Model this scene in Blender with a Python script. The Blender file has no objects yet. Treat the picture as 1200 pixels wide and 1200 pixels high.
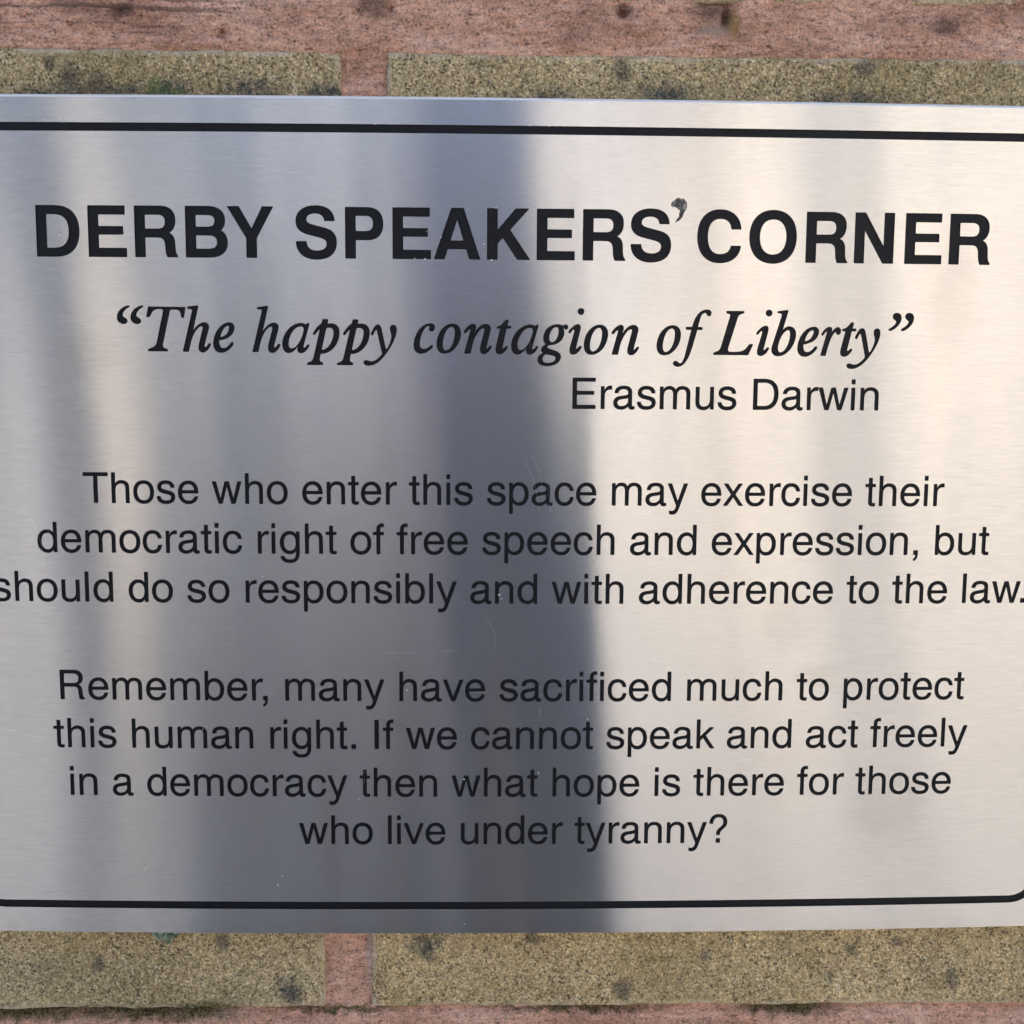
import bpy, bmesh, math, random
from mathutils import Vector, Matrix, noise
from mathutils.geometry import delaunay_2d_cdt

random.seed(7)
R = math.radians
S = bpy.context.scene
C = S.collection
MM = 0.001

# ---------------------------------------------------------------- camera
# Plate frame: X along the wall, Z up, -Y out of the wall; origin on the plaque, ground at GZ.
GZ = -1.50
cam = bpy.data.cameras.new("camera")
cam.lens = 39.33; cam.sensor_width = 36.0
cam.clip_start = 0.01; cam.clip_end = 3000
camo = bpy.data.objects.new("camera", cam); C.objects.link(camo)
RW = Matrix(((0.9997812812735342, 0.006217640908394143, 0.0199682386951068),
             (-0.003904120054408451, 0.9934874216674328, -0.11387493506122215),
             (-0.020546227431118894, 0.1137720700793084, 0.9932944017803673)))
M = Matrix(((1, 0, 0), (0, 0, -1), (0, 1, 0)))          # plate (u,v,w) -> world
camo.matrix_world = Matrix.Translation((0, -0.23499, 0)) @ (M @ RW.transposed()).to_4x4()
S.camera = camo

# ---------------------------------------------------------------- sky, sun, exposure
SUN_EL, SUN_AZ = 38.0, 12.0      # sun stands behind the wall, a little to the right
w = bpy.data.worlds.new("World"); S.world = w; w.use_nodes = True
nt = w.node_tree; nt.nodes.clear()
sky = nt.nodes.new('ShaderNodeTexSky'); sky.sky_type = 'NISHITA'; sky.sun_disc = False
sky.sun_elevation = R(SUN_EL); sky.sun_rotation = R(SUN_AZ)
sky.air_density = 1.0; sky.dust_density = 2.2; sky.ozone_density = 1.0
bg = nt.nodes.new('ShaderNodeBackground'); bg.inputs['Strength'].default_value = 0.15
wo = nt.nodes.new('ShaderNodeOutputWorld')
nt.links.new(sky.outputs[0], bg.inputs[0]); nt.links.new(bg.outputs[0], wo.inputs[0])
sl = bpy.data.lights.new("sun", 'SUN'); sl.energy = 3.0; sl.angle = R(0.5); sl.color = (1.0, 0.93, 0.82)
so = bpy.data.objects.new("sun", sl); C.objects.link(so)
sd = Vector((math.sin(R(SUN_AZ)) * math.cos(R(SUN_EL)), math.cos(R(SUN_AZ)) * math.cos(R(SUN_EL)), math.sin(R(SUN_EL))))
so.rotation_euler = sd.to_track_quat('Z', 'Y').to_euler(); so.location = sd * 20
S.view_settings.view_transform = 'Standard'; S.view_settings.look = 'None'
S.view_settings.gamma = 1.0; S.view_settings.use_curve_mapping = False
S.view_settings.exposure = 1.2

# ---------------------------------------------------------------- helpers
def mesh_obj(name, verts, faces, mat=None, parent=None, smooth=False):
    me = bpy.data.meshes.new(name); me.from_pydata(verts, [], faces); me.update()
    o = bpy.data.objects.new(name, me); C.objects.link(o)
    if mat: me.materials.append(mat)
    if smooth: me.shade_smooth()
    if parent: o.parent = parent
    return o

def bm_obj(name, bm, mat=None, parent=None, smooth=False):
    me = bpy.data.meshes.new(name); bm.to_mesh(me); bm.free()
    o = bpy.data.objects.new(name, me); C.objects.link(o)
    if mat: me.materials.append(mat)
    if smooth: me.shade_smooth()
    if parent: o.parent = parent
    return o

def tag(o, label=None, cat=None, group=None, kind=None):
    if label: o['label'] = label
    if cat: o['category'] = cat
    if group: o['group'] = group
    if kind: o['kind'] = kind
    return o

def empty(name, loc=(0, 0, 0)):
    o = bpy.data.objects.new(name, None); C.objects.link(o); o.location = loc
    o.empty_display_size = 0.05
    return o

def box(bm, x0, x1, y0, y1, z0, z1, bev=0.0):
    vs = [bm.verts.new(p) for p in ((x0,y0,z0),(x1,y0,z0),(x1,y1,z0),(x0,y1,z0),(x0,y0,z1),(x1,y0,z1),(x1,y1,z1),(x0,y1,z1))]
    fs = [bm.faces.new([vs[i] for i in f]) for f in ((0,3,2,1),(4,5,6,7),(0,1,5,4),(1,2,6,5),(2,3,7,6),(3,0,4,7))]
    if bev:
        es = {e for f in fs for e in f.edges}
        bmesh.ops.bevel(bm, geom=list(es), offset=bev, segments=1, affect='EDGES')

class NT:
    """tiny node helper"""
    ws = 1.0
    def __init__(s, name):
        s.m = bpy.data.materials.new(name); s.m.use_nodes = True; s.t = s.m.node_tree; s.t.nodes.clear()
        s.out = s.n('ShaderNodeOutputMaterial')
    def n(s, ty, **kw):
        nd = s.t.nodes.new(ty)
        for k, v in kw.items():
            if k in nd.inputs.keys() if isinstance(k, str) else False: nd.inputs[k].default_value = v
            else: setattr(nd, k, v)
        return nd
    def l(s, a, b): s.t.links.new(a, b)
    def set(s, sock, v):
        if isinstance(v, bpy.types.NodeSocket): s.l(v, sock)
        else: sock.default_value = v
    def pos(s, sx=1, sy=1, sz=1, coord='pos'):
        if coord == 'pos': src = s.n('ShaderNodeNewGeometry').outputs['Position']
        else: src = s.n('ShaderNodeTexCoord').outputs['Object']
        mp = s.n('ShaderNodeMapping'); mp.inputs['Scale'].default_value = (sx, sy, sz); s.l(src, mp.inputs['Vector'])
        return mp.outputs[0]
    def noise(s, vec, scale, detail=4, rough=0.55, lac=2.0, dist=0.0):
        nd = s.n('ShaderNodeTexNoise'); s.l(vec, nd.inputs['Vector'])
        nd.inputs['Scale'].default_value = scale; nd.inputs['Detail'].default_value = detail
        nd.inputs['Roughness'].default_value = rough; nd.inputs['Lacunarity'].default_value = lac
        nd.inputs['Distortion'].default_value = dist
        return nd.outputs['Fac']
    def ramp(s, fac, stops, interp='LINEAR'):
        r = s.n('ShaderNodeValToRGB'); s.set(r.inputs[0], fac); r.color_ramp.interpolation = interp
        e = r.color_ramp.elements
        while len(e) < len(stops): e.new(0.5)
        for i, (p, c) in enumerate(stops):
            e[i].position = p; e[i].color = (c, c, c, 1) if isinstance(c, (int, float)) else (*c, 1)
        return r.outputs[0]
    def mix(s, fac, a, b, mode='MIX'):
        m = s.n('ShaderNodeMix', data_type='RGBA', blend_type=mode)
        s.set(m.inputs[0], fac)
        for sock, v in ((m.inputs[6], a), (m.inputs[7], b)):
            if isinstance(v, tuple) and len(v) == 3: v = (*v, 1)
            s.set(sock, v)
        return m.outputs[2]
    def math(s, op, a, b=0.0, c=None, clamp=False):
        m = s.n('ShaderNodeMath', operation=op); m.use_clamp = clamp
        s.set(m.inputs[0], a); s.set(m.inputs[1], b)
        if c is not None: s.set(m.inputs[2], c)
        return m.outputs[0]
    def bump(s, h, strength, dist, normal=None):
        b = s.n('ShaderNodeBump'); b.inputs['Strength'].default_value = strength; b.inputs['Distance'].default_value = dist
        s.l(h, b.inputs['Height'])
        if normal is not None: s.l(normal, b.inputs['Normal'])
        return b.outputs[0]
    def spots(s, pts, edge=0.5, wob=0.0012):
        """union of irregular blotches at given plate positions (mm): (x, z, radius[, zstretch])"""
        g = s.n('ShaderNodeNewGeometry').outputs['Position']
        nz = s.n('ShaderNodeTexNoise'); nz.inputs['Scale'].default_value = 420; nz.inputs['Detail'].default_value = 3
        s.l(g, nz.inputs['Vector'])
        off = s.n('ShaderNodeVectorMath', operation='MULTIPLY_ADD')
        s.l(nz.outputs['Color'], off.inputs[0]); off.inputs[1].default_value = (wob*2, 0, wob*2); s.l(g, off.inputs[2])
        acc = None
        for p in pts:
            x, z, r = (q*s.ws for q in p[:3]); st = p[3] if len(p) > 3 else 1.0
            mp = s.n('ShaderNodeMapping'); mp.vector_type = 'POINT'
            mp.inputs['Scale'].default_value = (1/(r*MM), 0, st/(r*MM))
            mp.inputs['Location'].default_value = (-(x*MM+wob)/(r*MM), 0, -(z*MM+wob)*st/(r*MM))
            s.l(off.outputs[0], mp.inputs['Vector'])
            ln = s.n('ShaderNodeVectorMath', operation='LENGTH'); s.l(mp.outputs[0], ln.inputs[0])
            mr = s.n('ShaderNodeMapRange', interpolation_type='SMOOTHSTEP')
            s.l(ln.outputs['Value'], mr.inputs[0]); mr.inputs[1].default_value = 1 + edge; mr.inputs[2].default_value = 1 - edge
            mr.inputs[3].default_value = 0; mr.inputs[4].default_value = 1
            acc = mr.outputs[0] if acc is None else s.math('MAXIMUM', acc, mr.outputs[0])
        return acc
    def principled(s, color, rough, normal=None, metallic=0.0, spec=0.5, **kw):
        p = s.n('ShaderNodeBsdfPrincipled')
        s.set(p.inputs['Base Color'], (*color, 1) if isinstance(color, tuple) and len(color) == 3 else color)
        s.set(p.inputs['Roughness'], rough); p.inputs['Metallic'].default_value = metallic
        p.inputs['Specular IOR Level'].default_value = spec
        if normal is not None: s.l(normal, p.inputs['Normal'])
        s.l(p.outputs[0], s.out.inputs[0]); return p

# ---------------------------------------------------------------- materials
def mat_simple(name, col, rough=0.7, var=0.12, scale=3.0, spec=0.4):
    t = NT(name); v = t.noise(t.pos(), scale, 5)
    c = t.mix(t.ramp(v, [(0.3, 0.0), (0.7, 1.0)]), tuple(x*(1-var) for x in col), tuple(min(1, x*(1+var)) for x in col))
    t.principled(c, rough, spec=spec); return t.m

def mat_steel():
    t = NT('brushed_steel')
    # horizontal brushing: long fine grain along X
    g1 = t.noise(t.pos(330, 330, 5600), 1.0, 4, 0.6)
    g2 = t.noise(t.pos(260, 260, 7000), 1.0, 3, 0.6)
    g3 = t.noise(t.pos(140, 140, 2400), 1.0, 4, 0.6)
    grain = t.math('ADD', t.math('MULTIPLY', g1, 0.5), t.math('MULTIPLY', g2, 0.3))
    grain = t.math('ADD', grain, t.math('MULTIPLY', g3, 0.2))
    cloud = t.noise(t.pos(), 22, 5, 0.6)                                   # handling marks
    smear = t.noise(t.pos(1, 1, 0.22), 70, 4, 0.6, dist=0.4)
    col = t.mix(t.ramp(grain, [(0.36, 0.0), (0.64, 1.0)]), (0.545, 0.54, 0.543), (0.67, 0.665, 0.665))
    col = t.mix(t.math('MULTIPLY', t.ramp(cloud, [(0.45, 0.0), (0.75, 1.0)]), 0.22), col, (0.50, 0.49, 0.47))
    stain = t.spots([(70.9, -62.5, 4.0, 1.6), (63.6, -50, 5.5, 0.9), (88, -92, 8, 1), (97, 20, 5, .4), (-83, 6, 6, 1.2), (70.1, -46.6, .35), (57.5, 37.2, .35, 1.5), (19.5, -114.7, .3), (25, -117, .35), (78, -98, .25)], 0.6, 0.002)
    col = t.mix(t.math('MULTIPLY', stain, 0.16), col, (0.30, 0.28, 0.26))
    sep = t.n('ShaderNodeSeparateXYZ'); t.l(t.n('ShaderNodeNewGeometry').outputs['Position'], sep.inputs[0])
    low = t.n('ShaderNodeMapRange'); t.l(sep.outputs[2], low.inputs[0]); low.inputs[1].default_value = -0.1165; low.inputs[2].default_value = -0.1206
    grime = t.math('MULTIPLY', low.outputs[0], t.ramp(t.noise(t.pos(1, 1, .6), 260, 4, 0.65), [(0.40, 0.1), (0.62, 1.0)]))
    col = t.mix(t.math('MULTIPLY', grime, 0.16), col, (0.20, 0.18, 0.15))
    dust = t.ramp(t.noise(t.pos(1, 1, 1), 620, 3, 0.7), [(0.66, 0.0), (0.72, 1.0)])
    col = t.mix(t.math('MULTIPLY', t.math('MULTIPLY', dust, t.ramp(cloud, [(0.5, 0.0), (0.7, 1.0)])), 0.22), col, (0.28, 0.27, 0.25))
    n = t.bump(grain, 0.2, 0.00003)
    gl = t.n('ShaderNodeBsdfAnisotropic'); gl.distribution = 'MULTI_GGX'
    t.l(col, gl.inputs['Color'])
    t.set(gl.inputs['Roughness'], t.math('MULTIPLY_ADD', smear, 0.07, STEEL_R))
    gl.inputs['Anisotropy'].default_value = STEEL_A
    tg = t.n('ShaderNodeCombineXYZ'); tg.inputs[0].default_value = 1.0
    t.l(tg.outputs[0], gl.inputs['Tangent']); t.l(n, gl.inputs['Normal'])
    df = t.n('ShaderNodeBsdfDiffuse'); t.l(col, df.inputs['Color']); t.l(n, df.inputs['Normal'])
    mx = t.n('ShaderNodeMixShader'); mx.inputs[0].default_value = 0.14
    t.l(gl.outputs[0], mx.inputs[1]); t.l(df.outputs[0], mx.inputs[2]); t.l(mx.outputs[0], t.out.inputs[0])
    return t.m
STEEL_R, STEEL_A = 0.145, 0.84

def mat_edge():
    t = NT('whitened_edge')
    t.principled((0.92, 0.92, 0.92), 0.35, metallic=0.35); return t.m  # near-white base paints in the bright highlight along the rim

def mat_enamel():
    t = NT('black_enamel')
    v = t.noise(t.pos(1, 1, 6), 900, 3); c = t.mix(v, (0.0040, 0.0052, 0.0090), (0.0080, 0.0095, 0.0140))
    t.principled(c, t.math('MULTIPLY_ADD', t.noise(t.pos(), 140, 4), 0.2, 0.42), t.bump(v, 0.25, 0.00006), spec=0.2)
    return t.m

def mat_worn():
    t = NT('worn_enamel')
    v = t.noise(t.pos(1, 1, 1), 1100, 3, 0.6)
    c = t.ramp(v, [(0.34, (0.025, 0.025, 0.027)), (0.47, (0.075, 0.075, 0.075)), (0.56, (0.15, 0.15, 0.147)), (0.66, (0.30, 0.30, 0.295))])
    t.principled(c, 0.5, t.bump(v, 0.4, 0.0001), metallic=0.25); return t.m

def mat_brick():
    t = NT('olive_brick'); t.ws = 1.0075
    P = t.pos()
    big = t.noise(P, 16, 4, 0.6)
    base = t.ramp(big, [(0.3, (0.340, 0.266, 0.145)), (0.5, (0.475, 0.382, 0.222)), (0.7, (0.570, 0.465, 0.290))])
    oi = t.n('ShaderNodeObjectInfo'); base = t.mix(1.0, base, t.ramp(oi.outputs['Random'], [(0.0, (0.86, 0.88, 0.92)), (1.0, (1.08, 1.04, 0.98))]), 'MULTIPLY')
    base = t.mix(t.math('MULTIPLY', t.ramp(t.noise(P, 85, 4, 0.65), [(0.50, 0.0), (0.70, 1.0)]), 0.45), base, (0.21, 0.155, 0.095))
    grn = t.noise(P, 1900, 2, 0.6)
    gr2 = t.noise(P, 760, 3, 0.7)
    g = t.math('ADD', t.math('MULTIPLY', grn, 0.62), t.math('MULTIPLY', gr2, 0.38))
    spk = t.ramp(g, [(0.35, (0.16, 0.15, 0.13)), (0.45, (0.80, 0.79, 0.76)), (0.55, (1.08, 1.07, 1.05)), (0.65, (2.0, 2.0, 2.05))])
    c = t.mix(1.0, base, spk, 'MULTIPLY')
    # sand grains, the pale ones doubling as painted sparkle
    vo = t.n('ShaderNodeTexVoronoi'); vo.feature = 'F1'; vo.inputs['Scale'].default_value = 2500; t.l(P, vo.inputs['Vector'])
    sep = t.n('ShaderNodeSeparateColor'); t.l(vo.outputs['Color'], sep.inputs[0])
    c = t.mix(t.math('MULTIPLY', t.ramp(sep.outputs[0], [(0.88, 0.0), (0.92, 1.0)]), 0.6), c, (0.76, 0.69, 0.52))
    c = t.mix(t.math('MULTIPLY', t.ramp(sep.outputs[1], [(0.88, 0.0), (0.92, 1.0)]), 0.75), c, (0.045, 0.04, 0.028))
    # yellow / grey drift
    c = t.mix(t.math('MULTIPLY', t.ramp(t.noise(P, 45, 3), [(0.5, 0.0), (0.75, 1.0)]), 0.35), c, (0.24, 0.19, 0.075))
    # dark lichen blotches
    dk = t.spots([(31, -137.5, 2.3), (27.4, 65.0, 2.2), (78.1, 66.3, 1.8), (-43.7, -140, 1.6), (10.4, -125.4, 1.7), (83.5, -128.1, 1.4), (107, -135.5, 1.5, .6),
                  (-59.8, -125.8, 2.0), (-86.8, 62.6, 2.2), (-91, 64.8, 1.4), (-81, 60.5, 2.6), (78.8, -134.8, .8), (94, -126.5, 1.3), (-88, -131, 1.2, .6), (50, -130, 1.2)], 0.45)
    cd = t.ramp(grn, [(0.4, (0.028, 0.028, 0.028)), (0.6, (0.085, 0.08, 0.075))])
    c = t.mix(t.math('MULTIPLY', dk, 0.62), c, cd)
    # blue-black algae just above the plaque
    al = t.spots([(-50, 58.6, 6.5, 1.8), (-67, 59.4, 4, 1.6), (-34, 59.5, 4.5, 2), (-90, 58.5, 6, 2.5), (-75, 59, 4, 2.0), (37, 59.5, 5.5, 1.8), (10, 57.5, 8, 2.5), (-13.7, -127, 3.2, 1.1), (-45, -137.5, 2.6, 1.0), (75, 58.5, 8, 3)], 0.7, 0.003)
    ca = t.ramp(grn, [(0.38, (0.012, 0.016, 0.018)), (0.6, (0.09, 0.105, 0.10))])
    c = t.mix(t.math('MULTIPLY', al, t.ramp(gr2, [(0.38, 1.0), (0.66, 0.45)])), c, ca)
    gm = t.spots([(-65, 58.2, 3.5, 2.0), (-69, 60, 2.5, 1.0)], 0.7, 0.002)
    c = t.mix(t.math('MULTIPLY', gm, 0.45), c, (0.10, 0.16, 0.035))
    ms = t.spots([(-80, -142.2, 17, 13), (-64, -142, 8, 5.5), (-105, -142.6, 13, 14), (-92, -142, 9, 10), (72, -142.4, 8, 8), (-40, -143, 8, 9), (20, -142.6, 14, 16)], 0.7, 0.0022)
    c = t.mix(t.math('MULTIPLY', ms, 0.95), c, t.ramp(grn, [(0.42, (0.022, 0.026, 0.008)), (0.60, (0.17, 0.155, 0.055))]))
    # pale mortar smear on the arrises
    ar = t.n('ShaderNodeAttribute'); ar.attribute_name = 'arris'
    af = t.math('MULTIPLY', ar.outputs['Fac'], t.ramp(t.noise(P, 160, 3), [(0.40, 0.0), (0.56, 1.0)]))
    c = t.mix(t.math('MULTIPLY', af, 0.8), c, t.mix(grn, (0.36, 0.29, 0.21), (0.80, 0.68, 0.52)))
    n = t.bump(gr2, 0.8, 0.0007); n = t.bump(grn, 0.9, 0.00045, n)
    n = t.bump(vo.outputs['Distance'], 0.35, 0.0003, n)
    t.principled(c, 0.86, n, spec=0.35); return t.m

def mat_mortar():
    t = NT('pink_mortar'); t.ws = 1.0075
    P = t.pos(); PS = t.pos(1, 1, 2.6)
    big = t.noise(t.pos(1, 1, 2.2), 38, 4, 0.6)
    base = t.ramp(big, [(0.30, (0.52, 0.285, 0.205)), (0.5, (0.88, 0.52, 0.395)), (0.70, (0.98, 0.66, 0.53))])
    g1 = t.noise(PS, 330, 5, 0.75, dist=0.3); g2 = t.noise(P, 1900, 2, 0.6)
    spk = t.ramp(t.math('ADD', t.math('MULTIPLY', g1, 0.55), t.math('MULTIPLY', g2, 0.45)), [(0.36, (0.22, 0.17, 0.15)), (0.45, (0.80, 0.77, 0.75)), (0.55, (1.08, 1.07, 1.07)), (0.66, (1.5, 1.56, 1.55))])
    c = t.mix(1.0, base, spk, 'MULTIPLY')
    vo = t.n('ShaderNodeTexVoronoi'); vo.inputs['Scale'].default_value = 2600; t.l(P, vo.inputs['Vector'])
    sep = t.n('ShaderNodeSeparateColor'); t.l(vo.outputs['Color'], sep.inputs[0])
    c = t.mix(t.math('MULTIPLY', t.ramp(sep.outputs[0], [(0.92, 0.0), (0.95, 1.0)]), 0.4), c, (0.90, 0.72, 0.58))
    c = t.mix(t.math('MULTIPLY', t.ramp(sep.outputs[1], [(0.92, 0.0), (0.96, 1.0)]), 0.3), c, (0.06, 0.04, 0.03))
    drag = t.noise(t.pos(26, 26, 620), 1.0, 3, 0.55, dist=0.5)  # dark streaks painted in for the shading of the trowel relief
    zone = t.spots([(-95, 76, 50, 9)], 0.5)
    c = t.mix(t.math('MULTIPLY', zone, t.ramp(drag, [(0.52, 0.0), (0.62, 0.6)])), c, (0.10, 0.065, 0.05))
    c = t.mix(t.math('MULTIPLY', t.ramp(t.noise(t.pos(1, 1, 1.6), 60, 4, 0.6), [(0.52, 0.0), (0.72, 0.5)]), t.spots([(-60, 79, 90, 16), (70, 79, 75, 16)], 0.6)), c, (0.16, 0.10, 0.08))
    dk = t.spots([(27.7, 77, 2.0, 1.3), (46.5, 78, 4.5, 1.6), (49, 75.5, 1.2, .5), (-24, 78, 3.5, 1.1), (-76, 75.8, 2.5, 2), (95, 74.5, 3.0, 1.5)], 0.5)  # dark spots painted over the pits to deepen their shade
    c = t.mix(t.math('MULTIPLY', dk, 0.6), c, (0.05, 0.035, 0.03))
    orr = t.spots([(50.6, 75.0, 1.3, .45)], 0.5, .0008)
    c = t.mix(t.math('MULTIPLY', orr, 0.8), c, t.mix(g2, (0.22, 0.12, 0.045), (0.52, 0.33, 0.12)))
    tn = t.spots([(46.5, 73.4, 3, 2.2)], 0.6)
    c = t.mix(t.math('MULTIPLY', tn, 0.7), c, (0.45, 0.36, 0.29))
    pale = t.spots([(-26.3, -129.0, 1.2, .16)], 0.6)
    c = t.mix(t.math('MULTIPLY', pale, 0.55), c, (0.60, 0.56, 0.54))
    ms = t.spots([(-80, -143, 18, 8), (-66, -143.2, 8, 3.2), (-105, -143.0, 18, 9), (72, -143.2, 8, 5), (64, -143.0, 5, 5), (-35, -142.8, 12, 14), (20, -142.8, 18, 20)], 0.8, 0.0022)
    c = t.mix(t.math('MULTIPLY', ms, 0.95), c, t.ramp(g2, [(0.40, (0.025, 0.026, 0.008)), (0.60, (0.22, 0.185, 0.075))]))
    n = t.bump(g1, 1.0, 0.0018); n = t.bump(g2, 0.7, 0.0004, n)
    t.principled(c, 0.9, n, spec=0.3); return t.m

WS = 1.0075
STEEL, EDGE, ENAMEL, WORN = mat_steel(), mat_edge(), mat_enamel(), mat_worn()
BRICK, MORTAR = mat_brick(), mat_mortar()

# ================================================================ SETTING
paving = mat_simple('paving_stone', (0.33, 0.315, 0.29), 0.8, 0.2, 2.0)
bm = bmesh.new()
bmesh.ops.create_grid(bm, x_segments=8, y_segments=8, size=600, matrix=Matrix.Translation((0, 0, GZ)))
tag(bm_obj('ground', bm, paving), kind='structure')

# things the steel mirrors, all behind the photographer
render_m = mat_simple('cream_render', (0.73, 0.66, 0.555), 0.85, 0.06, 1.5)
white_m = mat_simple('pier_paint', (0.75, 0.68, 0.58), 0.8, 0.04)
render2_m = mat_simple('buff_render', (0.40, 0.385, 0.385), 0.85, 0.08, 1.5)
slate_m = mat_simple('slate', (0.10, 0.10, 0.11), 0.7)
frame_m = mat_simple('window_paint', (0.8, 0.79, 0.76), 0.5, 0.04)
t = NT('window_glass'); t.principled((0.03, 0.035, 0.04), 0.06, spec=0.6); glass_m = t.m
door_m = mat_simple('door_paint', (0.03, 0.05, 0.09), 0.4)

def building(x0, x1, y1, y0, h, mat, cols, label):
    """facade faces +Y at y1; body runs back to y0"""
    root = empty('building', ((x0+x1)/2, y1, GZ))
    def loc(bm, name, m, par=root):
        o = bm_obj(name, bm, m, par)
        return o
    X0, X1 = x0-(x0+x1)/2, x1-(x0+x1)/2; D = y0-y1
    bm = bmesh.new(); box(bm, X0, X1, D, 0, 0, h); loc(bm, 'wall', mat)
    bm = bmesh.new(); box(bm, X0-.2, X1+.2, D-.2, .2, h, h+.25); loc(bm, 'roof', slate_m)
    st = (X1-X0)/cols
    for i in range(cols if cols > 1 else 0):
        for fl, z in enumerate((0.9, 3.7)[:2 if h > 5 else 1]):
            cx = X0+st*(i+.5)
            if fl == 0 and i == cols//2:
                bm = bmesh.new(); box(bm, cx-.45, cx+.45, 0.002, .06, 0.0, 2.1, .01); loc(bm, 'door', door_m); continue
            bm = bmesh.new()
            for a in ((cx-.55, cx-.48, z, z+1.3), (cx+.48, cx+.55, z, z+1.3), (cx-.48, cx+.48, z, z+.07), (cx-.48, cx+.48, z+1.23, z+1.3), (cx-.03, cx+.03, z+.07, z+1.23)):
                box(bm, a[0], a[1], .004, .06, a[2], a[3])
            f = loc(bm, 'window', frame_m)
            bm = bmesh.new(); box(bm, cx-.48, cx+.48, .003, .02, z+.07, z+1.23); loc(bm, 'pane', glass_m, f)
    tag(root, label, 'building')
building(2.7, 18.6, -11.0, -18.0, 6.4, render_m, 5, 'tall cream rendered building mirrored as the bright right half of the plaque')
building(0.7, 2.55, -10.6, -15.0, 4.6, white_m, 1, 'added low cream outbuilding, out of view, mirrored as the bright edge right of the dark middle')  # unseen blank block added to tone the reflection beside the dark middle
building(-10.4, -0.2, -13.5, -20.0, 5.6, render2_m, 5, 'buff rendered building mirrored as pale warm streaks in the left of the plaque')

pier = empty('added_pier', (-1.75, -4.5, GZ))  # unseen pier added to put a pale streak into the reflection
bm = bmesh.new(); box(bm, -.135, .135, -.135, .135, 0, 1.85, .01); bm_obj('shaft', bm, white_m, pier)
bm = bmesh.new(); box(bm, -.19, .19, -.19, .19, 1.85, 1.92, .01); bm_obj('cap', bm, render_m, pier)
tag(pier, 'added cream pier, out of view, mirrored as the pale streak at the left of the plaque', 'pier')

bark_m = mat_simple('bark', (0.085, 0.075, 0.07), 0.9, 0.3, 14)
leafy_m = mat_simple('tree_leaf', (0.055, 0.075, 0.035), 0.7, 0.3, 3)
def tree(x, y, h, r, label):
    rnd = random.Random(int(h*100)); root = empty('tree', (x, y, GZ))
    bm = bmesh.new()
    def limb(a, b, ra, rb, n=10):
        a, b = Vector(a), Vector(b); q = (b-a).to_track_quat('Z', 'Y'); rings = []
        for k in range(5):
            t = k/4; c = a.lerp(b, t)+Vector((rnd.uniform(-1, 1), rnd.uniform(-1, 1), 0))*ra*.25*(0 < k < 4); rr = ra+(rb-ra)*t
            rings.append([bm.verts.new(c+q @ Vector((math.cos(2*math.pi*i/n)*rr*(1+.12*math.sin(i*3)), math.sin(2*math.pi*i/n)*rr, 0))) for i in range(n)])
        for k in range(4):
            for i in range(n): bm.faces.new((rings[k][i], rings[k][(i+1) % n], rings[k+1][(i+1) % n], rings[k+1][i]))
    limb((0, 0, 0), (0.05, 0, h*.55), r, r*.7)
    tips = []
    for k in range(7):
        a = k*.9; tip = (math.cos(a)*h*.24, math.sin(a)*h*.24, h*(.70+.05*(k % 3))); tips.append(Vector(tip))
        limb((.05, 0, h*(.45+.02*k)), tip, r*.4, r*.12, 7)
    bm_obj('trunk', bm, bark_m, root, True)
    vs, fs = [], []
    for k in range(2600):
        c = rnd.choice(tips)+Vector((rnd.gauss(0, 1), rnd.gauss(0, 1), rnd.gauss(0, .8)))*h*.085
        u = Vector((rnd.gauss(0, 1), rnd.gauss(0, 1), rnd.gauss(0, 1))).normalized(); v_ = u.orthogonal().normalized(); s_ = rnd.uniform(.04, .08)
        b = len(vs); vs += [c+u*s_, c+v_*s_*.5, c-u*s_, c-v_*s_*.5]; fs.append((b, b+1, b+2, b+3))
    mesh_obj('crown', [tuple(p) for p in vs], fs, leafy_m, root)
    tag(root, label, 'tree')
tree(-2.79, -6.2, 4.4, 0.25, 'added tree, out of view, mirrored as the grey band near the left edge of the plaque')  # unseen tree added to darken a band of the reflection

# ---------------------------------------------------------------- photographer (mirrored as the dark middle of the plaque)
def skin(name, pts, edges, mat, parent, sub=2):
    me = bpy.data.meshes.new(name); me.from_pydata([p[:3] for p in pts], edges, [])
    o = bpy.data.objects.new(name, me); C.objects.link(o); me.materials.append(mat)
    m = o.modifiers.new('skin', 'SKIN'); m.use_smooth_shade = True
    for i, p in enumerate(pts):
        rr = p[3]; rr = (rr, rr) if not isinstance(rr, tuple) else rr
        me.skin_vertices[0].data[i].radius = rr
    me.skin_vertices[0].data[0].use_root = True
    s = o.modifiers.new('sub', 'SUBSURF'); s.levels = sub; s.render_levels = sub
    dg = bpy.context.evaluated_depsgraph_get(); ev = o.evaluated_get(dg)
    nm = bpy.data.meshes.new_from_object(ev); o.modifiers.clear(); o.data = nm; o.parent = parent
    nm.shade_smooth(); return o
skin_m = mat_simple('skin', (0.42, 0.26, 0.19), 0.55)
coat_m = mat_simple('navy_coat', (0.027, 0.029, 0.038), 0.85)
jersey_m = mat_simple('grey_jersey', (0.235, 0.222, 0.215), 0.9)
midtone_m = mat_simple('midtone_cloth', (0.075, 0.070, 0.068), 0.9)
streak_m = mat_simple('streak_cloth', (0.13, 0.12, 0.105), 0.9)
jeans_m = mat_simple('grey_jeans', (0.15, 0.142, 0.138), 0.9)
hair_m = mat_simple('grey_hair', (0.30, 0.29, 0.28), 0.7)
shoe_m = mat_simple('brown_shoe', (0.05, 0.03, 0.02), 0.5)
phone_m = mat_simple('phone_case', (0.02, 0.02, 0.022), 0.7, spec=0.2)
PX, PY = -0.083, -0.80
per = empty('person', (PX, PY, GZ))
tag(per, 'photographer in a dark coat, seen only as the dark blurred shape mirrored in the plaque', 'person')
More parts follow.
